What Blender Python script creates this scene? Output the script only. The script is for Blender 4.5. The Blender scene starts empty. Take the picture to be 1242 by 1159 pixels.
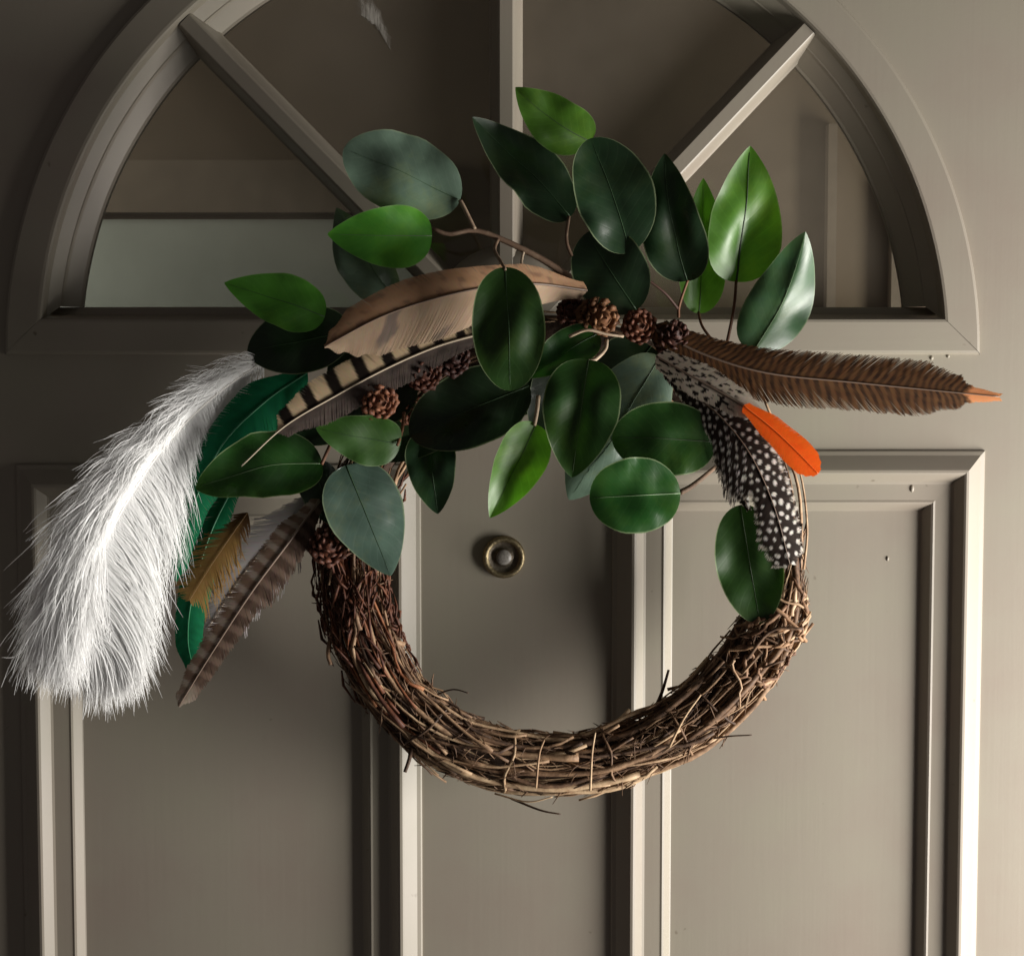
import bpy, bmesh, math, random
from mathutils import Vector, Matrix, noise

scene = bpy.context.scene
R = math.radians
rnd = random.Random(7)

# ------------------------------------------------------------------ camera, light, exposure
PX = 0.0005                      # metres per photograph pixel on the door plane
DIST, PITCH = 1.1, R(4.0)
FPX = DIST / PX
CF = Vector((0, math.cos(PITCH), -math.sin(PITCH)))
CU = Vector((0, math.sin(PITCH), math.cos(PITCH)))
CAM = -CF * DIST
cam_data = bpy.data.cameras.new('camera')
cam_data.sensor_width = 36
cam_data.lens = FPX / 1242 * 36
cam_data.clip_start = 0.01
cam_data.clip_end = 50
cam = bpy.data.objects.new('camera', cam_data)
scene.collection.objects.link(cam)
cam.location = CAM
cam.rotation_euler = (R(90) - PITCH, 0, 0)
scene.camera = cam

world = bpy.data.worlds.new('World')
scene.world = world
world.use_nodes = True
bg = world.node_tree.nodes['Background']
bg.inputs['Color'].default_value = (1.0, 0.89, 0.85, 1)
bg.inputs['Strength'].default_value = 0.060

lamp_data = bpy.data.lights.new('daylight_opening', 'AREA')
lamp_data.shape = 'RECTANGLE'
lamp_data.size = 0.36
lamp_data.size_y = 0.60
lamp_data.energy = 22
lamp_data.color = (1.0, 0.965, 0.91)
lamp = bpy.data.objects.new('daylight_opening', lamp_data)
scene.collection.objects.link(lamp)
lamp.location = (0.84, -0.31, -0.29)
lamp.rotation_euler = (Vector((0.0, 0, 0)) - Vector(lamp.location)).to_track_quat('-Z', 'Y').to_euler()

hall_fill_data = bpy.data.lights.new('hall_fill_light', 'AREA')  # added unseen fill light, brightens the hall behind the panes
hall_fill_data.size = 0.12
hall_fill_data.energy = 1.1
hall_fill_data.color = (1.0, 0.96, 0.90)
hall_fill = bpy.data.objects.new('hall_fill_light', hall_fill_data)
scene.collection.objects.link(hall_fill)
hall_fill.location = (-0.62, 0.09, 0.24)
hall_fill.rotation_euler = (Vector((-0.1, 0.28, 0.14)) - Vector(hall_fill.location)).to_track_quat('-Z', 'Y').to_euler()

vs = scene.view_settings
vs.view_transform = 'Standard'
vs.look = 'None'
vs.gamma = 1
vs.exposure = 0
vs.use_curve_mapping = False


# ------------------------------------------------------------------ helpers
def at(px, py, d=0.0):
    """point of the place seen at photo pixel (px, py), d metres in front of the door face"""
    dr = CF + Vector((1, 0, 0)) * ((px - 621) / FPX) - CU * ((py - 579.5) / FPX)
    t = (-d - CAM.y) / dr.y
    return CAM + dr * t


def pscale(d):
    return PX * (DIST - d) / DIST


ORG = {}


def link(o, parent, origin):
    scene.collection.objects.link(o)
    ORG[o.name] = Vector(origin)
    if parent is not None:
        o.parent = parent
        o.location = Vector(origin) - ORG[parent.name]
    else:
        o.location = origin
    return o


def mk(name, verts, faces, mat, parent=None, origin=None, smooth=True, cols=None, uvs=None, sharp=None):
    if origin is None:
        origin = Vector(verts[0])
    origin = Vector(origin)
    me = bpy.data.meshes.new(name)
    me.from_pydata([Vector(v) - origin for v in verts], [], faces)
    if cols is not None:
        a = me.attributes.new('Col', 'FLOAT_COLOR', 'POINT')
        flat = []
        for c in cols:
            flat += [c[0], c[1], c[2], 1.0]
        a.data.foreach_set('color', flat)
    if uvs is not None:
        a = me.attributes.new('leaf_uv', 'FLOAT_VECTOR', 'POINT')
        flat = []
        for c in uvs:
            flat += [c[0], c[1], 0.0]
        a.data.foreach_set('vector', flat)
    if smooth:
        me.polygons.foreach_set('use_smooth', [True] * len(me.polygons))
    me.materials.append(mat)
    me.update()
    if sharp:
        me.set_sharp_from_angle(angle=R(sharp))
    return link(bpy.data.objects.new(name, me), parent, origin)


def empty(name, loc):
    return link(bpy.data.objects.new(name, None), None, loc)


def lerp(a, b, t):
    return a + (b - a) * t


def mix3(a, b, t):
    t = max(0.0, min(1.0, t))
    return tuple(lerp(x, y, t) for x, y in zip(a, b))


def sstep(a, b, x):
    t = max(0.0, min(1.0, (x - a) / (b - a)))
    return t * t * (3 - 2 * t)


def catmull(pts, n):
    P = [Vector(p) for p in pts]
    P = [P[0] * 2 - P[1]] + P + [P[-1] * 2 - P[-2]]
    out = []
    segs = len(P) - 3
    for i in range(n + 1):
        f = i / n * segs
        k = min(int(f), segs - 1)
        t = f - k
        a, b, c, d = P[k], P[k + 1], P[k + 2], P[k + 3]
        out.append(0.5 * ((2 * b) + (c - a) * t + (2 * a - 5 * b + 4 * c - d) * t * t + (3 * b - a - 3 * c + d) * t ** 3))
    return out


def tube_geo(pts, rads, sides=6, V=None, F=None):
    V = [] if V is None else V
    F = [] if F is None else F
    n = len(pts)
    base = len(V)
    prev = None
    for i, p in enumerate(pts):
        t = (pts[min(i + 1, n - 1)] - pts[max(i - 1, 0)]).normalized()
        if prev is None:
            a = t.cross(Vector((0, 1, 0)))
            if a.length < 0.1:
                a = t.cross(Vector((1, 0, 0)))
        else:
            a = prev - t * prev.dot(t)
        a.normalize()
        prev = a
        b = t.cross(a)
        for k in range(sides):
            th = 2 * math.pi * k / sides
            V.append(p + (a * math.cos(th) + b * math.sin(th)) * rads[i])
    for i in range(n - 1):
        for k in range(sides):
            k2 = (k + 1) % sides
            F.append((base + i * sides + k, base + i * sides + k2, base + (i + 1) * sides + k2, base + (i + 1) * sides + k))
    F.append(tuple(base + k for k in reversed(range(sides))))
    F.append(tuple(base + (n - 1) * sides + k for k in range(sides)))
    return V, F


# ------------------------------------------------------------------ materials
def new_mat(name):
    m = bpy.data.materials.new(name)
    m.use_nodes = True
    nt = m.node_tree
    nt.nodes.clear()
    out = nt.nodes.new('ShaderNodeOutputMaterial')
    return m, nt, out


def N(nt, kind, **kw):
    n = nt.nodes.new(kind)
    for k, v in kw.items():
        if k in n.inputs.keys():
            n.inputs[k].default_value = v
        else:
            setattr(n, k, v)
    return n


def ramp(nt, stops):
    n = nt.nodes.new('ShaderNodeValToRGB')
    e = n.color_ramp.elements
    while len(e) < len(stops):
        e.new(0.5)
    for i, (p, c) in enumerate(stops):
        e[i].position = p
        e[i].color = (*c, 1) if len(c) == 3 else c
    return n


def paint_mat(name, col, rough=0.36, vertical=True):
    m, nt, out = new_mat(name)
    L = nt.links.new
    tc = N(nt, 'ShaderNodeTexCoord')
    mp = N(nt, 'ShaderNodeMapping')
    mp.inputs['Scale'].default_value = (260, 260, 9) if vertical else (9, 260, 260)
    geo = N(nt, 'ShaderNodeNewGeometry')
    L(geo.outputs['Position'], mp.inputs['Vector'])
    brush = N(nt, 'ShaderNodeTexNoise', Scale=1.0, Detail=3.0, Roughness=0.6)
    L(mp.outputs[0], brush.inputs['Vector'])
    fine = N(nt, 'ShaderNodeTexNoise', Scale=420.0, Detail=3.0, Roughness=0.6)
    L(geo.outputs['Position'], fine.inputs['Vector'])
    big = N(nt, 'ShaderNodeTexNoise', Scale=9.0, Detail=5.0, Roughness=0.6)
    L(geo.outputs['Position'], big.inputs['Vector'])
    cr = ramp(nt, [(0.25, (col[0] * .97, col[1] * .91, col[2] * .93)), (0.5, col), (0.75, (col[0] * 1.0, col[1] * 1.05, col[2] * 1.0))])
    L(big.outputs['Fac'], cr.inputs['Fac'])
    # tiny flecks of dirt
    sp = N(nt, 'ShaderNodeTexNoise', Scale=95.0, Detail=2.0)
    L(geo.outputs['Position'], sp.inputs['Vector'])
    spr = ramp(nt, [(0.74, (0, 0, 0)), (0.80, (1, 1, 1))])
    L(sp.outputs['Fac'], spr.inputs['Fac'])
    mx = N(nt, 'ShaderNodeMixRGB')
    mx.inputs['Color2'].default_value = (col[0] * 0.55, col[1] * 0.5, col[2] * 0.45, 1)
    L(spr.outputs['Color'], mx.inputs['Fac'])
    L(cr.outputs['Color'], mx.inputs['Color1'])
    add = N(nt, 'ShaderNodeMath', operation='ADD')
    mul = N(nt, 'ShaderNodeMath', operation='MULTIPLY')
    mul.inputs[1].default_value = 0.5
    L(fine.outputs['Fac'], mul.inputs[0])
    L(brush.outputs['Fac'], add.inputs[0])
    L(mul.outputs[0], add.inputs[1])
    bp = N(nt, 'ShaderNodeBump', Strength=0.07, Distance=0.0006)
    L(add.outputs[0], bp.inputs['Height'])
    rr = N(nt, 'ShaderNodeMapRange')
    rr.inputs['To Min'].default_value = rough - 0.06
    rr.inputs['To Max'].default_value = rough + 0.12
    L(big.outputs['Fac'], rr.inputs['Value'])
    b = N(nt, 'ShaderNodeBsdfPrincipled')
    L(mx.outputs['Color'], b.inputs['Base Color'])
    L(rr.outputs[0], b.inputs['Roughness'])
    L(bp.outputs['Normal'], b.inputs['Normal'])
    L(b.outputs[0], out.inputs['Surface'])
    return m


def plain_mat(name, col, rough=0.5, metallic=0.0, bump=0.0, bscale=300.0, vary=0.0):
    m, nt, out = new_mat(name)
    L = nt.links.new
    b = N(nt, 'ShaderNodeBsdfPrincipled')
    b.inputs['Roughness'].default_value = rough
    b.inputs['Metallic'].default_value = metallic
    geo = N(nt, 'ShaderNodeNewGeometry')
    no = N(nt, 'ShaderNodeTexNoise', Scale=bscale, Detail=4.0)
    L(geo.outputs['Position'], no.inputs['Vector'])
    cr = ramp(nt, [(0.3, tuple(c * (1 - vary) for c in col)), (0.7, tuple(min(1, c * (1 + vary)) for c in col))])
    L(no.outputs['Fac'], cr.inputs['Fac'])
    L(cr.outputs['Color'], b.inputs['Base Color'])
    if bump:
        bp = N(nt, 'ShaderNodeBump', Strength=bump, Distance=0.001)
        L(no.outputs['Fac'], bp.inputs['Height'])
        L(bp.outputs['Normal'], b.inputs['Normal'])
    L(b.outputs[0], out.inputs['Surface'])
    return m


def glass_mat():
    m, nt, out = new_mat('reflection_haze_glass')
    L = nt.links.new
    geo = N(nt, 'ShaderNodeNewGeometry')
    no = N(nt, 'ShaderNodeTexNoise', Scale=14.0, Detail=5.0, Roughness=0.65)
    L(geo.outputs['Position'], no.inputs['Vector'])
    mr = N(nt, 'ShaderNodeMapRange')
    mr.inputs['From Min'].default_value = 0.3
    mr.inputs['From Max'].default_value = 0.7
    mr.inputs['To Min'].default_value = 0.12
    mr.inputs['To Max'].default_value = 0.18
    L(no.outputs['Fac'], mr.inputs['Value'])
    tr = N(nt, 'ShaderNodeBsdfTransparent')
    tr.inputs['Color'].default_value = (0.86, 0.88, 0.84, 1)
    df = N(nt, 'ShaderNodeBsdfDiffuse')
    df.inputs['Color'].default_value = (0.60, 0.51, 0.40, 1)  # even diffuse layer paints the haze of reflections on the panes
    gl = N(nt, 'ShaderNodeBsdfGlossy', Roughness=0.03)
    fr = N(nt, 'ShaderNodeFresnel', IOR=1.45)
    m1 = N(nt, 'ShaderNodeMixShader')
    L(mr.outputs[0], m1.inputs['Fac'])
    L(tr.outputs[0], m1.inputs[1])
    L(df.outputs[0], m1.inputs[2])
    m2 = N(nt, 'ShaderNodeMixShader')
    L(fr.outputs[0], m2.inputs['Fac'])
    L(m1.outputs[0], m2.inputs[1])
    L(gl.outputs[0], m2.inputs[2])
    L(m2.outputs[0], out.inputs['Surface'])
    return m


def leaf_mat(name, col, back, trans, rough, rim=0.5):
    m, nt, out = new_mat(name)
    L = nt.links.new
    at_ = N(nt, 'ShaderNodeAttribute', attribute_name='leaf_uv')
    sx = N(nt, 'ShaderNodeSeparateXYZ')
    L(at_.outputs['Vector'], sx.inputs[0])
    oi = N(nt, 'ShaderNodeObjectInfo')
    no = N(nt, 'ShaderNodeTexNoise', Scale=55.0, Detail=4.0)
    geo = N(nt, 'ShaderNodeNewGeometry')
    L(geo.outputs['Position'], no.inputs['Vector'])
    cr = ramp(nt, [(0.3, tuple(c * 0.72 for c in col)), (0.7, tuple(min(1, c * 1.25) for c in col))])
    L(no.outputs['Fac'], cr.inputs['Fac'])
    hsv = N(nt, 'ShaderNodeHueSaturation')
    hm = N(nt, 'ShaderNodeMapRange')
    hm.inputs['To Min'].default_value = 0.485
    hm.inputs['To Max'].default_value = 0.515
    L(oi.outputs['Random'], hm.inputs['Value'])
    L(hm.outputs[0], hsv.inputs['Hue'])
    vm = N(nt, 'ShaderNodeMapRange')
    vm.inputs['To Min'].default_value = 0.8
    vm.inputs['To Max'].default_value = 1.2
    L(oi.outputs['Random'], vm.inputs['Value'])
    L(vm.outputs[0], hsv.inputs['Value'])
    mott = N(nt, 'ShaderNodeTexNoise', Scale=24.0, Detail=6.0, Roughness=0.7)
    L(geo.outputs['Position'], mott.inputs['Vector'])
    mrp = ramp(nt, [(0.50, (0, 0, 0)), (0.72, (0.55, 0.55, 0.55))])
    L(mott.outputs['Fac'], mrp.inputs['Fac'])
    mm = N(nt, 'ShaderNodeMixRGB')
    mm.inputs['Color2'].default_value = (col[0] * 2.2 + .004, col[1] * 1.5, col[2] * .9, 1)
    L(mrp.outputs['Color'], mm.inputs['Fac'])
    L(cr.outputs['Color'], mm.inputs['Color1'])
    L(mm.outputs['Color'], hsv.inputs['Color'])
    # side veins: |u| and v
    ab = N(nt, 'ShaderNodeMath', operation='ABSOLUTE')
    L(sx.outputs['X'], ab.inputs[0])
    m1 = N(nt, 'ShaderNodeMath', operation='MULTIPLY_ADD')
    m1.inputs[1].default_value = -0.28
    L(ab.outputs[0], m1.inputs[0])
    L(sx.outputs['Y'], m1.inputs[2])
    m2 = N(nt, 'ShaderNodeMath', operation='MULTIPLY')
    m2.inputs[1].default_value = 62.0
    L(m1.outputs[0], m2.inputs[0])
    sn = N(nt, 'ShaderNodeMath', operation='SINE')
    L(m2.outputs[0], sn.inputs[0])
    vein = N(nt, 'ShaderNodeMapRange')
    vein.inputs['From Min'].default_value = 0.80
    vein.inputs['From Max'].default_value = 1.0
    L(sn.outputs[0], vein.inputs['Value'])
    vmul = N(nt, 'ShaderNodeMath', operation='MULTIPLY')
    vmul.inputs[1].default_value = 0.09
    L(vein.outputs[0], vmul.inputs[0])
    mv = N(nt, 'ShaderNodeMixRGB')
    mv.inputs['Color2'].default_value = (min(1, col[0] * 2 + .03), min(1, col[1] * 1.7 + .03), min(1, col[2] * 2 + .02), 1)
    L(vmul.outputs[0], mv.inputs['Fac'])
    L(hsv.outputs['Color'], mv.inputs['Color1'])
    # raw cut edge of the fabric leaf
    ed = N(nt, 'ShaderNodeMapRange')
    ed.inputs['From Min'].default_value = 0.955
    ed.inputs['From Max'].default_value = 0.985
    L(ab.outputs[0], ed.inputs['Value'])
    em = N(nt, 'ShaderNodeMath', operation='MULTIPLY')
    em.inputs[1].default_value = rim
    L(ed.outputs[0], em.inputs[0])
    me_ = N(nt, 'ShaderNodeMixRGB')
    me_.inputs['Color2'].default_value = (0.30, 0.36, 0.20, 1)
    L(em.outputs[0], me_.inputs['Fac'])
    L(mv.outputs['Color'], me_.inputs['Color1'])
    # paler underside
    mb = N(nt, 'ShaderNodeMixRGB')
    mb.inputs['Color2'].default_value = (*back, 1)
    L(geo.outputs['Backfacing'], mb.inputs['Fac'])
    L(me_.outputs['Color'], mb.inputs['Color1'])
    bp = N(nt, 'ShaderNodeBump', Strength=0.16, Distance=0.0008)
    ad = N(nt, 'ShaderNodeMath', operation='MULTIPLY_ADD')
    ad.inputs[1].default_value = -0.12
    L(vein.outputs[0], ad.inputs[0])
    L(no.outputs['Fac'], ad.inputs[2])
    L(ad.outputs[0], bp.inputs['Height'])
    b = N(nt, 'ShaderNodeBsdfPrincipled')
    rn = N(nt, 'ShaderNodeTexNoise', Scale=38.0, Detail=3.0)
    L(geo.outputs['Position'], rn.inputs['Vector'])
    rmap = N(nt, 'ShaderNodeMapRange')
    rmap.inputs['From Min'].default_value = 0.3
    rmap.inputs['From Max'].default_value = 0.7
    rmap.inputs['To Min'].default_value = rough - 0.07
    rmap.inputs['To Max'].default_value = rough + 0.20
    L(rn.outputs['Fac'], rmap.inputs['Value'])
    L(rmap.outputs[0], b.inputs['Roughness'])
    b.inputs['Specular IOR Level'].default_value = 0.7 if rough > 0.33 else 0.42
    L(mb.outputs['Color'], b.inputs['Base Color'])
    L(bp.outputs['Normal'], b.inputs['Normal'])
    tl = N(nt, 'ShaderNodeBsdfTranslucent')
    tcol = N(nt, 'ShaderNodeMixRGB', blend_type='MULTIPLY', Fac=1.0)
    tcol.inputs['Color2'].default_value = (1.5, 1.9, 0.8, 1)
    L(me_.outputs['Color'], tcol.inputs['Color1'])
    L(tcol.outputs['Color'], tl.inputs['Color'])
    ms = N(nt, 'ShaderNodeMixShader')
    ms.inputs['Fac'].default_value = trans
    L(b.outputs[0], ms.inputs[1])
    L(tl.outputs[0], ms.inputs[2])
    L(ms.outputs[0], out.inputs['Surface'])
    return m


def feather_mat(name, trans=0.3, rough=0.65, spec=0.12):
    m, nt, out = new_mat(name)
    L = nt.links.new
    a = N(nt, 'ShaderNodeAttribute', attribute_name='Col')
    b = N(nt, 'ShaderNodeBsdfPrincipled')
    b.inputs['Roughness'].default_value = rough
    b.inputs['Specular IOR Level'].default_value = spec
    L(a.outputs['Color'], b.inputs['Base Color'])
    tl = N(nt, 'ShaderNodeBsdfTranslucent')
    L(a.outputs['Color'], tl.inputs['Color'])
    ms = N(nt, 'ShaderNodeMixShader')
    ms.inputs['Fac'].default_value = trans
    L(b.outputs[0], ms.inputs[1])
    L(tl.outputs[0], ms.inputs[2])
    L(ms.outputs[0], out.inputs['Surface'])
    return m


def twig_mat(name, stops, bump=0.5):
    m, nt, out = new_mat(name)
    L = nt.links.new
    oi = N(nt, 'ShaderNodeObjectInfo')
    geo = N(nt, 'ShaderNodeNewGeometry')
    no = N(nt, 'ShaderNodeTexNoise', Scale=160.0, Detail=5.0, Roughness=0.7)
    L(geo.outputs['Position'], no.inputs['Vector'])
    ad = N(nt, 'ShaderNodeMath', operation='MULTIPLY_ADD')
    ad.inputs[1].default_value = 0.75
    sb = N(nt, 'ShaderNodeMath', operation='SUBTRACT')
    sb.inputs[1].default_value = 0.5
    L(no.outputs['Fac'], sb.inputs[0])
    m2 = N(nt, 'ShaderNodeMath', operation='MULTIPLY')
    m2.inputs[1].default_value = 1.2
    L(sb.outputs[0], m2.inputs[0])
    L(oi.outputs['Random'], ad.inputs[0])
    L(m2.outputs[0], ad.inputs[2])
    cr = ramp(nt, stops)
    L(ad.outputs[0], cr.inputs['Fac'])
    b = N(nt, 'ShaderNodeBsdfPrincipled')
    b.inputs['Roughness'].default_value = 0.62
    b.inputs['Specular IOR Level'].default_value = 0.35
    L(cr.outputs['Color'], b.inputs['Base Color'])
    bp = N(nt, 'ShaderNodeBump', Strength=bump, Distance=0.0006)
    L(no.outputs['Fac'], bp.inputs['Height'])
    L(bp.outputs['Normal'], b.inputs['Normal'])
    L(b.outputs[0], out.inputs['Surface'])
    return m


def smear_glint_mat():
    m, nt, out = new_mat('dried_smear_and_glint')
    L = nt.links.new
    a = N(nt, 'ShaderNodeAttribute', attribute_name='leaf_uv')
    sx = N(nt, 'ShaderNodeSeparateXYZ')
    L(a.outputs['Vector'], sx.inputs[0])
    geo = N(nt, 'ShaderNodeNewGeometry')
    mp = N(nt, 'ShaderNodeMapping')
    mp.inputs['Rotation'].default_value = (0, R(25), 0)
    mp.inputs['Scale'].default_value = (900, 900, 110)
    L(geo.outputs['Position'], mp.inputs['Vector'])
    no = N(nt, 'ShaderNodeTexNoise', Scale=1.0, Detail=3.0)
    L(mp.outputs[0], no.inputs['Vector'])
    mu = N(nt, 'ShaderNodeMath', operation='MULTIPLY')
    L(no.outputs['Fac'], mu.inputs[0])
    L(sx.outputs['X'], mu.inputs[1])
    mr = N(nt, 'ShaderNodeMapRange')
    mr.inputs['From Min'].default_value = 0.12
    mr.inputs['From Max'].default_value = 0.5
    mr.inputs['To Max'].default_value = 0.8
    L(mu.outputs[0], mr.inputs['Value'])
    tr = N(nt, 'ShaderNodeBsdfTransparent')
    df = N(nt, 'ShaderNodeBsdfDiffuse')
    df.inputs['Color'].default_value = (0.55, 0.52, 0.47, 1)
    mx = N(nt, 'ShaderNodeMixShader')
    L(mr.outputs[0], mx.inputs['Fac'])
    L(tr.outputs[0], mx.inputs[1])
    L(df.outputs[0], mx.inputs[2])
    L(mx.outputs[0], out.inputs['Surface'])
    return m


PAINT = (0.256, 0.226, 0.181)
M_paint = paint_mat('taupe_paint', PAINT, 0.46)
M_paint_h = paint_mat('taupe_paint_cross_brushed', PAINT, 0.46, vertical=False)
M_glass = glass_mat()
M_brass = plain_mat('aged_brass', (0.26, 0.21, 0.125), 0.5, 1.0, 0.3, 600, 0.35)
M_darkmetal = plain_mat('dark_metal', (0.11, 0.09, 0.065), 0.5, 0.6, 0.2, 700, 0.3)
M_lens = plain_mat('peephole_lens', (0.20, 0.185, 0.165), 0.40, 0.0, 0.0, 900, 0.3)
M_chip = plain_mat('bare_chip', (0.40, 0.36, 0.29), 0.6)
M_smear_glint = smear_glint_mat()
M_hall = plain_mat('hall_wall_brown', (0.155, 0.112, 0.075), 0.8, 0, 0.1, 30, 0.1)
M_hallreflect = plain_mat('hall_reflection_brown', (0.25, 0.195, 0.15), 0.6, 0, 0.1, 60, 0.1)
M_hallpale = plain_mat('hall_reflection_grey_green', (0.53, 0.56, 0.51), 0.7, 0, 0.1, 20, 0.06)

LD = leaf_mat('leaf_dark_green', (0.009, 0.026, 0.009), (0.02, 0.055, 0.028), 0.08, 0.31)
LM = leaf_mat('leaf_mid_green', (0.014, 0.052, 0.009), (0.035, 0.10, 0.035), 0.18, 0.31)
LS = leaf_mat('leaf_shaded_green', (0.030, 0.110, 0.012), (0.06, 0.16, 0.04), 0.30, 0.34, 0.3)
LJ = leaf_mat('leaf_polished_green', (0.030, 0.080, 0.030), (0.06, 0.13, 0.06), 0.10, 0.34, 0.3)
LB = leaf_mat('leaf_bright_green', (0.075, 0.24, 0.022), (0.09, 0.24, 0.04), 0.42, 0.38, 0.3)
LQ = leaf_mat('leaf_slate_green', (0.045, 0.075, 0.058), (0.06, 0.10, 0.08), 0.08, 0.22, 0.3)
LP = leaf_mat('leaf_grey_green', (0.085, 0.130, 0.092), (0.12, 0.17, 0.13), 0.10, 0.26, 0.3)
M_stem = twig_mat('stem_tan', [(0.1, (0.16, 0.10, 0.065)), (0.5, (0.34, 0.25, 0.17)), (0.95, (0.50, 0.40, 0.29))], 0.3)
M_petiole = twig_mat('petiole_brown', [(0.1, (0.05, 0.02, 0.012)), (0.9, (0.20, 0.09, 0.045))], 0.3)
M_rib = plain_mat('midrib_green', (0.035, 0.075, 0.03), 0.45)
M_ribpale = plain_mat('midrib_pale', (0.13, 0.20, 0.10), 0.45)
M_ribdark = plain_mat('midrib_dark', (0.03, 0.05, 0.02), 0.5)
M_twig = twig_mat('vine_bark', [(0.05, (0.050, 0.027, 0.016)), (0.30, (0.16, 0.090, 0.050)), (0.55, (0.33, 0.205, 0.118)), (0.95, (0.60, 0.44, 0.27))])
M_rust = twig_mat('rusty_bark', [(0.05, (0.06, 0.018, 0.008)), (0.5, (0.22, 0.075, 0.028)), (0.95, (0.46, 0.22, 0.09))])
M_tanbark = twig_mat('tan_bark', [(0.05, (0.12, 0.055, 0.03)), (0.5, (0.34, 0.20, 0.11)), (0.95, (0.58, 0.43, 0.29))])
M_core = plain_mat('vine_core', (0.055, 0.030, 0.018), 0.9, 0, 0.8, 220, 0.4)
M_cone = twig_mat('pine_cone_brown', [(0.1, (0.035, 0.011, 0.007)), (0.6, (0.11, 0.036, 0.018)), (0.95, (0.26, 0.11, 0.055))])
M_conetan = twig_mat('pine_cone_tan', [(0.1, (0.14, 0.06, 0.025)), (0.5, (0.34, 0.18, 0.08)), (0.95, (0.55, 0.34, 0.17))])
M_feather = feather_mat('feather_vane', 0.22)
M_plume = feather_mat('white_plume', 0.42, 0.75, 0.1)
M_orange = feather_mat('orange_feather_vane', 0.35, 0.5, 0.2)
M_shaft = plain_mat('quill_pale', (0.52, 0.43, 0.32), 0.4)
M_shaftdark = plain_mat('quill_brown', (0.16, 0.11, 0.08), 0.45)
M_shaftwhite = plain_mat('quill_white', (0.8, 0.78, 0.74), 0.4)
M_shaftochre = plain_mat('quill_ochre', (0.30, 0.18, 0.07), 0.5)
M_shaftorange = plain_mat('quill_orange', (0.85, 0.16, 0.02), 0.5)
M_shaftgreen = plain_mat('quill_green', (0.02, 0.16, 0.07), 0.4)

# ------------------------------------------------------------------ plain hall made up in place of hazy reflections in the glass
YB = -0.22            # behind the door face


def slab(name, x0, x1, z0, z1, y0, y1, mat, parent=None, smooth=False):
    v = [(x, y, z) for x in (x0, x1) for y in (y0, y1) for z in (z0, z1)]
    f = [(0, 1, 3, 2), (4, 6, 7, 5), (0, 4, 5, 1), (2, 3, 7, 6), (0, 2, 6, 4), (1, 5, 7, 3)]
    return mk(name, v, f, mat, parent, ((x0 + x1) / 2, (y0 + y1) / 2, z0), smooth)


hall = slab('hall_wall', -0.75, 0.75, -0.2, 0.75, 0.26, 0.30, M_hall)
hall['kind'] = 'structure'
a = at(60, 258, -0.24)
b = at(520, 195, -0.24)
slab('reflection_band', -0.75, b.x, a.z, b.z, 0.235, 0.2585, M_hallreflect, hall)
a = at(40, 480, -0.245)
b = at(515, 266, -0.245)
slab('reflection_panel', -0.75, b.x, a.z, b.z, 0.245, 0.2585, M_hallpale, hall)
for (xa, xb, top) in ((1002, 1016, 150), (1080, 1094, 230)):
    p, q = at(xa, 420, -0.245), at(xb, top, -0.245)
    slab('reflection_strip', p.x, q.x, p.z, q.z, 0.245, 0.2585, M_hallreflect, hall)

# ------------------------------------------------------------------ the door
FC = at(597.5, 430)                       # centre of the fanlight's base line
FR = 587.5 * PX                           # outer radius of its frame
DX0, DX1, DZ0, DZ1 = -0.47, 0.47, -1.15, 0.62
PAN = []
for (xl, xr, yt) in ((28, 512, 563), (741, 1186, 546)):
    PAN.append((at(xl, 1000).x, at(xr, 1000).x, at(xl, yt).z, -0.62))

door = empty('panelled_door', (FC.x, 0, DZ0))
door['label'] = 'taupe painted panelled door with arched fanlight window, behind the wreath'
door['category'] = 'door'

MW = 75 * PX                               # width of the panel mouldings
HO = 0.080 * 0 + 62 * PX                   # the slab opens this far inside the fanlight frame


def build_slab():
    bm = bmesh.new()

    def loop(pts):
        vv = [bm.verts.new((p[0], 0, p[1])) for p in pts]
        for i in range(len(vv)):
            bm.edges.new((vv[i], vv[(i + 1) % len(vv)]))
    loop([(DX0, DZ0), (DX1, DZ0), (DX1, DZ1), (DX0, DZ1)])
    o = 24 * PX
    rr = FR - o
    a0 = math.asin(o / rr)
    loop([(FC.x + rr * math.cos(a0 + (math.pi - 2 * a0) * i / 96), FC.z + rr * math.sin(a0 + (math.pi - 2 * a0) * i / 96)) for i in range(97)])
    for (x0, x1, zt, zb) in PAN:
        i = 20 * PX
        loop([(x0 + i, zb + i), (x1 - i, zb + i), (x1 - i, zt - i), (x0 + i, zt - i)])
    bmesh.ops.triangle_fill(bm, use_beauty=True, use_dissolve=False, edges=bm.edges[:])
    for f in bm.faces:
        if f.normal.y > 0:
            f.normal_flip()
    ext = bmesh.ops.extrude_face_region(bm, geom=bm.faces[:])
    for v in [g for g in ext['geom'] if isinstance(g, bmesh.types.BMVert)]:
        v.co.y += 0.044
    bmesh.ops.recalc_face_normals(bm, faces=bm.faces[:])
    bm.verts.index_update()
    V = [v.co.copy() for v in bm.verts]
    F = [tuple(v.index for v in f.verts) for f in bm.faces]
    bm.free()
    return mk('door_slab', V, F, M_paint, door, (FC.x, 0, DZ0), smooth=False)


build_slab()

# raised panel mouldings: outer ogee, ridge, flat, inner slope
PROF = [(0, -0.001), (0, 0.0012), (1.5, 0.0020), (6, 0.0028), (20, 0.0086), (23, 0.0096), (26, 0.0098), (28.5, 0.0092), (31, 0.0078),
        (38, 0.0034), (41, 0.0028), (60, 0.0026), (62.5, 0.0030), (65, 0.0024), (73, -0.0030), (75, -0.0036), (75, -0.006)]


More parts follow.
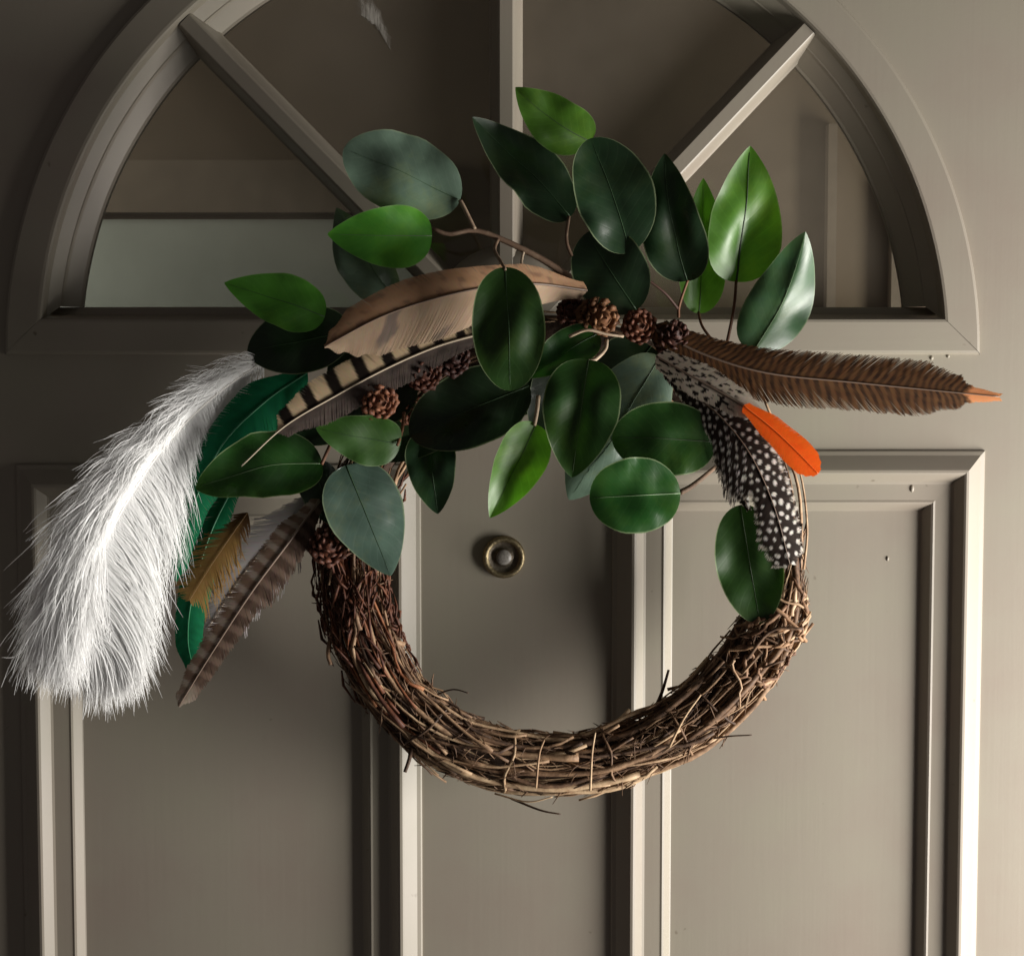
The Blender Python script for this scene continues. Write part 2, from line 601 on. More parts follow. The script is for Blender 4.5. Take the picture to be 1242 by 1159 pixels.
def moulding(x0, x1, zt, zb, side):
    V, F = [], []
    rows = []
    for (o, h) in PROF:
        o *= PX
        if side == 'l':
            p, q = (x0 + o, zb + o), (x0 + o, zt - o)
        elif side == 'r':
            p, q = (x1 - o, zt - o), (x1 - o, zb + o)
        elif side == 't':
            p, q = (x0 + o, zt - o), (x1 - o, zt - o)
        else:
            p, q = (x1 - o, zb + o), (x0 + o, zb + o)
        rows.append((p, q, h))
    n = 12
    for (p, q, h) in rows:
        for k in range(n + 1):
            t = k / n
            x, z = lerp(p[0], q[0], t), lerp(p[1], q[1], t)
            w = noise.noise(Vector((x * 9, z * 9, h * 300))) * 0.00012
            V.append((x + w, -h, z + w))
    for i in range(len(rows) - 1):
        for k in range(n):
            a = i * (n + 1) + k
            F.append((a, a + 1, a + n + 2, a + n + 1))
    F.append(tuple(i * (n + 1) for i in range(len(rows))))
    F.append(tuple(i * (n + 1) + n for i in reversed(range(len(rows)))))
    return V, F


for (x0, x1, zt, zb) in PAN:
    i = 70 * PX
    pn = slab('door_panel', x0 + i, x1 - i, zb + i, zt - i, 0.0034, 0.016, M_paint, door)
    for s in 'lrtb':
        V, F = moulding(x0, x1, zt, zb, s)
        mk('moulding', V, F, M_paint if s in 'lr' else M_paint_h, pn, sharp=14)

# fanlight: arched frame, sill rail, three glazing bars, four panes
fan = None
ARCH = [(0, -0.001), (0, 0.0006), (2.2, 0.0042), (5, 0.0046), (39, 0.0046), (42, 0.0042), (44, 0.0026), (46, -0.0036), (58, -0.0106),
        (59.5, -0.0108), (61.5, -0.0128), (77, -0.0212), (80, -0.0218), (80, -0.027)]
SILL = [(0, -0.001), (0, 0.0006), (2.2, 0.0042), (5, 0.0046), (39, 0.0046), (42, 0.0042), (44, 0.0024), (45, -0.0020), (46.5, -0.0100),
        (49, -0.0190), (58, -0.0216), (58, -0.027)]
GY = 0.0220
V, F = [], []
n = 120
for (o, h) in ARCH:
    rr = FR - o * PX
    a0 = math.asin(min(o, 58) * PX / rr)
    for k in range(n + 1):
        th = a0 + (math.pi - 2 * a0) * k / n
        w = 1 + noise.noise(Vector((th * 6, o * 0.05, 3))) * 0.0007
        V.append((FC.x + rr * w * math.cos(th), -h, FC.z + rr * w * math.sin(th)))
for i in range(len(ARCH) - 1):
    for k in range(n):
        a = i * (n + 1) + k
        F.append((a, a + n + 1, a + n + 2, a + 1))
fan = mk('fanlight_frame', V, F, M_paint, door, (FC.x, 0, FC.z), sharp=14)
fan['label'] = 'half round raised frame around the fanlight glass'
V, F = [], []
for (o, h) in SILL:
    ao = o * PX
    rr = FR - ao
    hw = math.sqrt(max(rr * rr - ao * ao, 0)) - 0.0002 + (0.004 if o > 43 else 0)
    for k in range(13):
        x = FC.x - hw + 2 * hw * k / 12
        V.append((x, -h + 0.0002, FC.z + ao + noise.noise(Vector((x * 8, o, 1))) * 0.0002))
for i in range(len(SILL) - 1):
    for k in range(12):
        a = i * 13 + k
        F.append((a, a + 1, a + 14, a + 13))
mk('sill_rail', V, F, M_paint_h, fan, sharp=14)

BC = Vector((at(614, 430).x, 0, FC.z + 0.004))
BAR = [(-20, -0.025), (-20, -0.0206), (-18, -0.0190), (-10.5, -0.0016), (-9, -0.0002), (-7.5, 0.0004), (7.5, 0.0004), (9, -0.0002), (10.5, -0.0016), (18, -0.0190), (20, -0.0206), (20, -0.025)]


def bar(ang, start):
    d = Vector((math.cos(ang), 0, math.sin(ang)))
    s = Vector((math.sin(ang), 0, -math.cos(ang)))
    r0 = FR - 46 * PX
    rel = BC - Vector((FC.x, 0, FC.z))
    bq = rel.dot(d)
    reach = -bq + math.sqrt(bq * bq - rel.length_squared + r0 * r0)
    V, F = [], []
    m = 10
    for (o, h) in BAR:
        for k in range(m + 1):
            t = lerp(start, reach, k / m)
            p = BC + d * t + s * (o * PX)
            p.y = -h
            V.append(p)
    for i in range(len(BAR) - 1):
        for k in range(m):
            a = i * (m + 1) + k
            F.append((a, a + 1, a + m + 2, a + m + 1))
    o = mk('glazing_bar', V, F, M_paint, fan, sharp=14)


for ang in (R(46.5), R(90), R(134.5)):
    bar(ang, 0.030)
# hub that the bars run into, half round, on the sill
V, F = [], []
hub = [(0.044, -0.025), (0.044, -0.018), (0.040, -0.004), (0.036, 0.0002), (0.020, 0.0003), (0.0005, 0.0003)]
for (r_, h) in hub:
    for k in range(25):
        th = math.pi * k / 24
        V.append((BC.x + r_ * math.cos(th), -h, FC.z + 0.0225 + r_ * math.sin(th)))
for i in range(len(hub) - 1):
    for k in range(24):
        a = i * 25 + k
        F.append((a, a + 25, a + 26, a + 1))
mk('hub', V, F, M_paint, fan)
bounds = [R(0.5), R(46.5), R(90), R(134.5), R(179.5)]
for i in range(4):
    a0, a1 = bounds[i], bounds[i + 1]
    rim = []
    for k in range(25):
        th = lerp(a0, a1, k / 24)
        d = Vector((math.cos(th), 0, math.sin(th)))
        rel = BC - Vector((FC.x, 0, FC.z))
        bq = rel.dot(d)
        rr = FR - 76 * PX
        t = -bq + math.sqrt(bq * bq - rel.length_squared + rr * rr)
        p = BC + d * t
        p.z = max(p.z, FC.z + 52 * PX)
        rim.append((p.x, p.z))
    c = (BC.x, FC.z + 52 * PX)
    poly = [c] + rim
    m = len(poly)
    V = [(p[0], GY, p[1]) for p in poly] + [(p[0], GY + 0.004, p[1]) for p in poly]
    F = [tuple(range(m)), tuple(reversed(range(m, 2 * m)))] + [(k, (k + 1) % m, (k + 1) % m + m, k + m) for k in range(m)]
    mk('pane', V, F, M_glass, fan, smooth=False)

# dried paint smear on the glass, and a painted patch of reflected light
def blotch(name, pts, d, mat, parent, thick=0.0006, jag=2.0):
    q = []
    for i in range(len(pts)):
        a, b = pts[i], pts[(i + 1) % len(pts)]
        for k in range(6):
            t = k / 6
            q.append((lerp(a[0], b[0], t) + rnd.uniform(-jag, jag), lerp(a[1], b[1], t) + rnd.uniform(-jag, jag)))
    cx = sum(p[0] for p in q) / len(q)
    cy = sum(p[1] for p in q) / len(q)
    m = len(q)
    V = [at(p[0], p[1], d) for p in q] + [at(lerp(p[0], cx, .55), lerp(p[1], cy, .55), d + thick) for p in q] + [at(cx, cy, d + thick * 1.1)]
    F = []
    for k in range(m):
        k2 = (k + 1) % m
        F.append((k, k2, m + k2, m + k))
        F.append((m + k, m + k2, 2 * m))
    return mk(name, V, F, mat, parent, uvs=[(0, 0)] * m + [(.75, 0)] * m + [(1, 0)])


blotch('smear_and_glint', [(430, -12), (452, -6), (466, 18), (478, 50), (480, 74), (470, 52), (455, 34), (440, 22), (428, 12)], -GY + 0.0001, M_smear_glint, fan)
blotch('smear_and_glint', [(262, 2), (300, -8), (310, 2), (288, 12), (284, 26), (274, 16)], -GY + 0.0001, M_smear_glint, fan)  # pale patch painted for light on the arch reveal and top pane

# peephole
PH = at(611, 675)
pe = None
V, F = [], []


def lathe(prof, c, sides=40, sq=1.0):
    V, F = [], []
    for (r_, h) in prof:
        for k in range(sides):
            th = 2 * math.pi * k / sides
            V.append((c.x + r_ * math.cos(th), -h, c.z + r_ * math.sin(th)))
    for i in range(len(prof) - 1):
        for k in range(sides):
            k2 = (k + 1) % sides
            F.append((i * sides + k, i * sides + k2, (i + 1) * sides + k2, (i + 1) * sides + k))
    return V, F


V, F = lathe([(0.0128, -0.001), (0.0130, 0.0014), (0.0126, 0.0036), (0.0116, 0.0044), (0.0104, 0.0042), (0.0096, 0.0036), (0.0092, 0.0030)], PH)
pe = mk('peephole', V, F, M_brass, door, PH)
pe['label'] = 'round brass door viewer'
V, F = lathe([(0.0094, 0.0030), (0.0080, 0.0020), (0.0058, 0.0017), (0.0052, 0.0030), (0.0046, 0.0034)], PH)
mk('bezel', V, F, M_darkmetal, pe, PH)
V, F = lathe([(0.0048, 0.0032), (0.0040, 0.0040), (0.0025, 0.0046), (0.0010, 0.0048), (0.0002, 0.0048)], PH)
mk('lens', V, F, M_lens, pe, PH)

# chips and drips in the paint
for (x, y, w, h) in ((1105, 592, 2.6, 4.6), (1078, 678, 1.8, 3.2), (1130, 434, 2.4, 2.8), (1150, 432, 2.0, 2.2)):
    c = at(x, y)
    pr = [(1, -0.0002), (0.9, 0.0004), (0.5, 0.0007), (0.02, 0.0008)]
    base = 0.0028 if y in (592,) else (-0.0034 if y == 678 else 0.0)
    if x == 1130 or x == 1150:
        base = 0.0
    V, F = lathe([(r_ * 1.0, base + h_) for (r_, h_) in pr], Vector((0, 0, 0)), 10)
    V = [(c.x + v[0] * w * PX, v[1], c.z + v[2] * h * PX) for v in V]
    mk('paint_drip', V, F, M_paint, door, c)

# ------------------------------------------------------------------ the wreath
RC = (680, 673)
RD = 0.046
WC = at(RC[0], RC[1], RD)
SC = pscale(RD)
wreath = empty('feather_wreath', at(RC[0], RC[1] + 258, RD))
wreath['label'] = 'twig vine wreath with green leaves, feathers and small cones hung on the door'
wreath['category'] = 'wreath'


def ring_r(deg):
    """thickness of the ring in photo pixels; 0 = right, 90 = bottom, 180 = left"""
    deg = deg % 360
    if deg > 300:
        return lerp(30, 16, (deg - 300) / 60)
    return 14 + 23 * sstep(1, 17, deg) - 1 * sstep(45, 75, deg) + 1 * math.exp(-((deg - 170) / 35) ** 2)


def ring_p(deg, rho, phi):
    """phi = 0 outwards, 90 towards the viewer"""
    th = R(deg)
    rad = Vector((math.cos(th), 0, -math.sin(th)))
    tilt = 0.004 * math.sin(th)
    r0 = 258 + 5 * math.sin(3 * th + 1) + 14 * (1 - sstep(0, 40, deg % 360)) * (1 if deg % 360 < 180 else 0)
    if deg % 360 > 330:
        r0 += 14
    return WC + rad * ((r0 + rho * math.cos(phi)) * SC) + Vector((0, -1, 0)) * (rho * math.sin(phi) * SC * 0.82 + tilt)


V, F = [], []
NR, NS = 120, 14
for i in range(NR):
    dg = 360 * i / NR
    for k in range(NS):
        ph = 2 * math.pi * k / NS
        rr = ring_r(dg) * 0.70 * (1 + 0.35 * noise.noise(Vector((dg * 0.09, math.cos(ph) * 1.7, math.sin(ph) * 1.7))))
        V.append(ring_p(dg, rr, ph))
for i in range(NR):
    for k in range(NS):
        F.append((i * NS + k, i * NS + (k + 1) % NS, ((i + 1) % NR) * NS + (k + 1) % NS, ((i + 1) % NR) * NS + k))
ring = mk('vine_ring', V, F, M_core, wreath, WC)
ring['label'] = 'ring of bundled brown vine twigs'


def twig(d0, span, rho, phi0, dphi, rad, mat=M_twig, wob=0.22, lift=0.0, name='twig'):
    n = max(8, int(abs(span) / 4))
    pts, rads = [], []
    sd = rnd.uniform(0, 100)
    for i in range(n + 1):
        t = i / n
        dg = d0 + span * t
        rf = ring_r(dg)
        q = rho * rf * (1 + wob * noise.noise(Vector((sd, t * 4.5, 0)))) + lift * (abs(2 * t - 1) ** 4)
        ph = phi0 + dphi * t + 0.32 * noise.noise(Vector((sd, t * 3.2, 5)))
        pts.append(ring_p(dg, q, ph))
        knob = 1 + 0.35 * max(0, noise.noise(Vector((sd, t * span * 0.16, 9)))) * 2
        rads.append(rad * SC * (1 - 0.45 * t) * knob)
    V, F = tube_geo(pts, rads, 6)
    return mk(name, V, F, mat, ring)


for i in range(236):
    d0 = rnd.uniform(-8, 165) if i < 205 else rnd.uniform(165, 330)
    span = rnd.choice([26, 40, 55, 70, 95])
    phi = rnd.uniform(-0.5, math.pi + 0.5)
    if d0 < 15:
        span = min(span, 50)
    twig(d0, span, rnd.uniform(0.70, 1.10), phi, rnd.uniform(-1.3, 1.3), rnd.choice([1.1, 1.5, 1.8, 2.2, 2.9]),
         M_rust if (150 < d0 + span * .5 < 200 and rnd.random() < 0.45) else M_twig, lift=rnd.choice([0, 1, 3, 7, 13]))
# thicker runs along the outer bottom edge
for (d0, sp, rho, ph) in ((62, 74, 1.02, 0.25), (70, 80, 1.0, 0.8), (58, 60, 0.98, 1.5), (20, 75, 1.04, 0.5), (30, 80, 1.0, 1.2), (85, 80, 1.0, 1.9), (40, 90, 1.0, 2.5), (-4, 60, 1.0, 0.9)):
    twig(d0, sp, rho, ph, rnd.uniform(-.3, .3), 4.2)
# wraps that bind the bundle
for dg in (10, 14, 19, 23, 31, 44, 57, 76, 104, 131):
    n = 16
    pts, rads = [], []
    a0 = rnd.uniform(-0.6, 0.2)
    sl = rnd.uniform(-9, 9)
    for k in range(n + 1):
        t = k / n
        ph = lerp(a0, math.pi + 0.6, t)
        pts.append(ring_p(dg + sl * t + 1.5 * noise.noise(Vector((dg, t * 5, 0))), ring_r(dg) * (1.08 + 0.06 * noise.noise(Vector((dg, t * 4, 3)))), ph))
        rads.append(rnd.uniform(1.4, 1.9) * SC)
    V, F = tube_geo(pts, rads, 6)
    mk('binding_twig', V, F, M_twig, ring)


def free_twig(pts, r0, r1, mat=M_twig, name='twig', parent=ring):
    c = catmull([at(*p) for p in pts], 14)
    V, F = tube_geo(c, [lerp(r0, r1, i / 14) * SC for i in range(15)], 6)
    return mk(name, V, F, mat, parent)


# loose ends seen in outline
for p, r0, r1 in (
    ([(860, 852, .05), (905, 800, .062), (935, 765, .066), (974, 762, .068)], 2.6, 1.8),
    ([(900, 820, .055), (935, 806, .066), (952, 800, .066)], 2.0, 1.2),
    ([(835, 900, .05), (880, 893, .06), (912, 891, .063)], 1.3, .8),
    ([(620, 968, .05), (655, 982, .058), (680, 987, .06)], 1.6, .9),
    ([(600, 962, .05), (640, 972, .058), (670, 966, .06)], 1.2, .8),
    ([(500, 895, .05), (497, 918, .06), (491, 936, .062)], 2.8, 2.2),
    ([(520, 846, .05), (548, 836, .06), (568, 840, .064)], 1.2, .8),
    ([(796, 856, .045), (804, 836, .05), (811, 812, .05)], 2.4, 1.5),
    ([(405, 755, .05), (398, 790, .058), (401, 806, .06)], 3.0, 2.2),
    ([(650, 955, .08), (654, 915, .086), (660, 897, .088)], 1.5, 1.0),
    ([(716, 958, .083), (718, 915, .088), (722, 888, .088)], 1.5, 1.0),
    ([(812, 905, .083), (830, 870, .088), (850, 842, .088)], 1.7, 1.1),
    ([(970, 700, .045), (972, 650, .05), (968, 590, .052), (950, 540, .05), (925, 480, .05)], 2.4, 1.6),
    ([(975, 690, .05), (979, 640, .055), (972, 580, .055), (955, 530, .055)], 1.6, 1.1),
    ([(955, 690, .05), (962, 640, .055), (960, 590, .055), (945, 540, .055)], 1.6, 1.1),
):
    free_twig(p, r0, r1)

for i in range(26):
    d0 = rnd.uniform(12, 34)
    twig(d0, rnd.choice([-1, 1]) * rnd.uniform(5, 12), rnd.uniform(1.0, 1.18), rnd.uniform(.2, 2.4), rnd.uniform(-1.6, 1.6), rnd.uniform(1.6, 3.2), M_tanbark, wob=.3, name='bark_curl')
# shredded bark and small crumbs: too many to count
V, F = [], []
for i in range(1500):
    dg = rnd.uniform(-6, 195)
    ph = rnd.uniform(-0.7, math.pi + 0.7)
    rf = ring_r(dg)
    rho = rf * rnd.uniform(0.8, 1.1)
    ln = rnd.uniform(3, 26)
    dd = ln / 258 * 57.3 * rnd.choice([1, 1, 1, -1])
    k = rnd.uniform(-0.7, 0.7)
    out = rnd.uniform(-2, 5) if rnd.random() < 0.85 else rnd.uniform(4, 14)
    p0, p1, p2 = ring_p(dg, rho, ph), ring_p(dg + dd * .5, rho + out * .4, ph + k * .3), ring_p(dg + dd, rho + out, ph + k)
    w = rnd.uniform(0.4, 1.25) * SC
    tube_geo([p0, p1, p2], [w, w * .9, w * .4], 4, V, F)
o = mk('bark_fibres', V, F, M_twig, ring, WC)
o['kind'] = 'stuff'
V, F = [], []
for i in range(330):
    dg = rnd.gauss(172, 11)
    ph = rnd.uniform(-0.4, math.pi + 0.4)
    rf = ring_r(dg) + 3
    rho = rf * rnd.uniform(0.85, 1.18)
    dd = rnd.choice([-1, 1]) * rnd.uniform(2, 9)
    k = rnd.uniform(-.45, .45)
    out = rnd.uniform(-4, 8)
    p = [ring_p(dg, rho, ph), ring_p(dg + dd * .4, rho + out * .8, ph + k * .5), ring_p(dg + dd, rho + out * .4, ph + k)]
    w = rnd.uniform(0.8, 2.4) * SC
    tube_geo(p, [w * .6, w, w * .4], 4, V, F)
o = mk('rusty_bark_shreds', V, F, M_rust, ring, WC)
o['kind'] = 'stuff'
o['label'] = 'reddish shredded bark on the left side of the ring'


# ------------------------------------------------------------------ cones
def cone(px, py, d, rpx, mat, face=(0, -1, 0), length=1.0, rows=7, open_=0.5):
    c = at(px, py, d)
    s = pscale(d)
    ax = Vector(face).normalized()
    u = ax.cross(Vector((0.2, 0.1, 1))).normalized()
    w = ax.cross(u)
    rr = rpx * s
    V, F = [], []
    cnt = rows * 5
    # core
    cp = [(0.25, -0.9), (0.62, -0.4), (0.6, 0.2), (0.35, 0.7), (0.05, 0.95)]
    for (r_, h) in cp:
        for k in range(8):
            th = k * math.pi / 4
            V.append(c + (u * math.cos(th) + w * math.sin(th)) * rr * r_ + ax * rr * h * length)
    for i in range(len(cp) - 1):
        for k in range(8):
            F.append((i * 8 + k, i * 8 + (k + 1) % 8, (i + 1) * 8 + (k + 1) % 8, (i + 1) * 8 + k))
    for i in range(cnt):
        t = i / cnt
        th = i * 2.39996
        h = lerp(-0.85, 0.95, t) * length
        base_r = (0.55 * math.sin(math.pi * (0.18 + 0.75 * t)) ** 0.7) * rr
        rad = (u * math.cos(th) + w * math.sin(th))
        tan = ax.cross(rad)
        size = rr * 0.50 * (1.05 - 0.45 * t)
        outd = (rad * lerp(1.0, open_, t) + ax * lerp(0.35, 0.9, t)).normalized()
        nrm = outd.cross(tan).normalized()
        p = c + ax * rr * h + rad * base_r
        b = len(V)
        j = rnd.uniform(.85, 1.15)
        V += [p - tan * size * .35, p + tan * size * .35, p + tan * size * .62 * j + outd * size * .8, p + outd * size * 1.25 * j + nrm * size * .1,
              p - tan * size * .62 * j + outd * size * .8, p + outd * size * .75 + nrm * size * .32, p + outd * size * .5 - nrm * size * .22]
        F += [(b, b + 1, b + 5), (b + 1, b + 2, b + 5), (b + 2, b + 3, b + 5), (b + 3, b + 4, b + 5), (b + 4, b, b + 5),
              (b + 1, b, b + 6), (b + 2, b + 1, b + 6), (b + 3, b + 2, b + 6), (b + 4, b + 3, b + 6), (b, b + 4, b + 6)]
    return mk('pine_cone', V, F, mat, wreath, c, smooth=True)


cone(726, 384, .084, 26, M_conetan, (0.35, -1, -0.1), 1.0)
cone(775, 395, .078, 23, M_cone, (-0.1, -1, 0.1), 1.0)
cone(816, 410, .078, 23, M_cone, (0.2, -1, 0.5), 1.0)
cone(695, 380, .066, 22, M_cone, (-0.4, -1, 0.2), 1.0)
cone(460, 487, .098, 25, M_cone, (0.1, -1, 0.05), 0.9)
cone(514, 453, .090, 23, M_cone, (0.1, -1, 0.1), 0.9)
cone(549, 434, .084, 24, M_cone, (0.2, -1, 0.2), 0.9)
cone(398, 662, .080, 26, M_cone, (0.2, -1, 0.3), 0.9)
cone(500, 498, .064, 22, M_cone, (0.3, -1, -0.3), 0.9)


# ------------------------------------------------------------------ leaves
def leaf(base, tip, width, db, dt, mat, roll=0.0, fl=0.12, fr=0.12, bend=0.05, side_bend=0.0, ex=(0.45, 0.84), rib=None, ribw=0.5, label=None, twist=0.0, lin=False):
    P0, P1 = at(base[0], base[1], db), at(tip[0], tip[1], dt)
    ax = P1 - P0
    Ln = ax.length
    axn = ax.normalized()
    nv = Vector((0, -1, 0))
    nv = (nv - axn * nv.dot(axn)).normalized()
    sd = axn.cross(nv).normalized()
    width *= 0.96
    hw = width * pscale((db + dt) / 2) / 2 / max(0.45, math.cos(roll))
    vm = ex[0] / (ex[0] + ex[1])
    wm = (vm ** ex[0]) * ((1 - vm) ** ex[1])
    nu, nvn = 12, 22
    V, F, U = [], [], []
    sdn = rnd.uniform(0, 100)

    def pos(v, u):
        sh = (max(v, 0) ** ex[0]) * (max(1 - v, 0) ** ex[1]) / wm
        w = hw * sh
        ro = roll + twist * (v - 0.4)
        n2 = nv * math.cos(ro) + sd * math.sin(ro)
        s2 = sd * math.cos(ro) - nv * math.sin(ro)
        f = (fl if u < 0 else fr)
        cup = f * abs(u) + (0 if lin else 0.5 * f * u * u)
        wav = 0.08 * noise.noise(Vector((sdn, v * 2.6, u * 1.3 * sh))) * Ln + 0.055 * sh * abs(u) * noise.noise(Vector((sdn + 9, v * 6, u))) * Ln
        edge = 1 + 0.035 * noise.noise(Vector((sdn + 20 + (5 if u > 0 else 0), v * 5, 0)))
        return (P0 + ax * v + s2 * (u * w * edge + side_bend * Ln * 4 * v * (1 - v)) +
                n2 * (cup * w + bend * Ln * 4 * v * (1 - v) + wav * 4 * v * (1 - v)))
    for i in range(nvn + 1):
        # finer near both ends so that the outline stays round
        t = i / nvn
        v = 0.5 - 0.5 * math.cos(math.pi * t)
        for k in range(nu + 1):
            u = -1 + 2 * k / nu
            V.append(pos(v, u))
            U.append((u, v))
    for i in range(nvn):
        for k in range(nu):
            a = i * (nu + 1) + k
            F.append((a, a + 1, a + nu + 2, a + nu + 1))
    o = mk('leaf', V, F, mat, wreath, P0, uvs=U)
    if label:
        o['label'] = label
    # make the normals point to the room
    cs = sum((p.normal.y for p in o.data.polygons))
    if cs > 0:
        o.data.flip_normals()
    n = 12
    off = Vector((0, -1, 0)) * (0.00018)
    pts = [pos(0.0 + 0.95 * i / n, 0.0) + off for i in range(n + 1)]
    Vr, Fr = tube_geo(pts, [lerp(ribw, ribw * .25, i / n) * pscale(db) for i in range(n + 1)], 6)
    mk('midrib', Vr, Fr, rib or M_rib, o)
    return o


EL = (0.5, 0.5)
OV = (0.45, 0.8)
leaves = [
    # base, tip, width, depth base, depth tip, material, options
    dict(base=(558, 243), tip=(417, 180), width=104, db=.075, dt=.085, mat=LP, roll=0.15, fl=.10, fr=-.08, bend=.04, ex=(.5, .55), label='large pale grey green leaf at upper left'),
    dict(base=(524, 286), tip=(397, 284), width=78, db=.085, dt=.095, mat=LB, roll=-.2, fl=.15, fr=.2, bend=.03, rib=M_ribpale),
    dict(base=(692, 263), tip=(573, 142), width=76, db=.07, dt=.08, mat=LD, roll=.35, fl=.2, fr=.05, bend=-.05, side_bend=.04),
    dict(base=(716, 172), tip=(625, 106), width=66, db=.07, dt=.08, mat=LB, roll=-.2, fl=.25, fr=.3, bend=.05, side_bend=-.04, rib=M_ribdark),
    dict(base=(764, 306), tip=(716, 168), width=97, db=.085, dt=.09, mat=LD, roll=.15, fl=.06, fr=.1, bend=.05, ex=(.5, .52), side_bend=.02),
    dict(base=(772, 376), tip=(712, 282), width=92, db=.08, dt=.075, mat=LD, roll=-.2, fl=.1, fr=.1, bend=.06, ex=EL),
    dict(base=(834, 341), tip=(806, 186), width=78, db=.072, dt=.085, mat=LD, roll=-.3, fl=.15, fr=.2, bend=.03, side_bend=-.03),
    dict(base=(893, 342), tip=(910, 177), width=93, db=.068, dt=.078, mat=LB, roll=.15, fl=.16, fr=.22, bend=.03, rib=M_ribdark, ribw=1.4, label='upright bright green leaf at upper right'),
    dict(base=(848, 380), tip=(853, 216), width=60, db=.055, dt=.058, mat=LB, roll=.1, rib=M_ribdark),
    dict(base=(913, 427), tip=(977, 281), width=84, db=.07, dt=.085, mat=LJ, roll=.0, lin=True, fl=-.10, fr=-.56, bend=.0, side_bend=.05, rib=M_ribpale, ribw=.5, label='glossy leaf catching the light at far right'),
    dict(base=(613, 324), tip=(619, 474), width=92, db=.118, dt=.132, mat=LM, roll=-.1, fl=.06, fr=.1, bend=.04, ex=(.48, .50), rib=M_rib),
    dict(base=(394, 384), tip=(272, 343), width=66, db=.070, dt=.078, mat=LB, roll=.25, fl=.1, fr=.15, bend=.05),
    dict(base=(428, 402), tip=(300, 428), width=84, db=.06, dt=.062, mat=LD, roll=.2, ex=(.5, .6)),
    dict(base=(391, 562), tip=(237, 592), width=80, db=.085, dt=.095, mat=LM, roll=.35, fl=.12, fr=.2, bend=.03, side_bend=.05, ex=(.42, .7), rib=M_ribpale),
    dict(base=(486, 538), tip=(383, 519), width=66, db=.088, dt=.10, mat=LS, roll=-.2, fl=.1, fr=.1, bend=.05),
    dict(base=(420, 564), tip=(474, 698), width=84, db=.078, dt=.085, mat=LQ, roll=.1, fl=-.75, fr=.35, bend=.02, ex=(.42, .80), label='pale grey green folded leaf hanging at lower left'),
    dict(base=(520, 520), tip=(531, 623), width=64, db=.058, dt=.062, mat=LD, ex=(.4, .75), roll=.1),
    dict(base=(642, 468), tip=(497, 528), width=98, db=.072, dt=.08, mat=LD, roll=.2, ex=(.5, .55), bend=.05),
    dict(base=(650, 514), tip=(594, 628), width=66, db=.085, dt=.095, mat=LB, roll=-.1, fl=.35, fr=.45, bend=.05, rib=M_ribdark, label='bright green folded leaf pointing down above the peephole'),
    dict(base=(714, 436), tip=(694, 579), width=97, db=.112, dt=.122, mat=LM, roll=.1, fl=.12, fr=.2, bend=.06, ex=(.45, .76), rib=M_ribpale, ribw=.5),
    dict(base=(800, 432), tip=(690, 606), width=92, db=.076, dt=.076, mat=LP, roll=-.25, fl=.1, fr=-.15, bend=.05, ex=(.5, .75)),
    dict(base=(868, 536), tip=(742, 530), width=94, db=.094, dt=.098, mat=LM, roll=.15, fl=.08, fr=.1, ex=(.46, .52), rib=M_ribdark, ribw=.5),
    dict(base=(825, 598), tip=(715, 604), width=96, db=.106, dt=.114, mat=LM, roll=.1, fl=.06, fr=.1, bend=.08, ex=(.5, .47), rib=M_ribpale, ribw=.8, label='rounded green leaf with a pale midrib'),
    dict(base=(726, 404), tip=(640, 458), width=52, db=.088, dt=.09, mat=LM, roll=.3),
    dict(base=(898, 612), tip=(922, 756), width=84, db=.056, dt=.06, mat=LM, roll=.15, fl=.1, fr=.12, ex=(.48, .55), rib=M_ribdark, label='dark green leaf at the right side of the ring'),
    dict(base=(478, 360), tip=(408, 252), width=72, db=.062, dt=.060, mat=LP, roll=-.5, fl=.1, fr=.3),
    dict(base=(560, 470), tip=(470, 560), width=86, db=.055, dt=.055, mat=LD, roll=.2),
    dict(base=(690, 440), tip=(655, 545), width=80, db=.062, dt=.06, mat=LD, roll=-.2),
    dict(base=(790, 420), tip=(730, 500), width=90, db=.062, dt=.064, mat=LD, roll=.2),
    dict(base=(470, 400), tip=(400, 480), width=80, db=.052, dt=.05, mat=LD, roll=.1),
    dict(base=(500, 455), tip=(395, 520), width=84, db=.066, dt=.070, mat=LD, roll=.15),
    dict(base=(665, 420), tip=(600, 512), width=84, db=.056, dt=.058, mat=LD, roll=.15),
    dict(base=(480, 478), tip=(340, 536), width=70, db=.066, dt=.070, mat=LD, roll=.15),  # added dark leaf, stands in for shadow in the gap
    dict(base=(380, 560), tip=(410, 640), width=56, db=.062, dt=.066, mat=LD, roll=.3),
]
for kw in leaves:
    leaf(**kw)

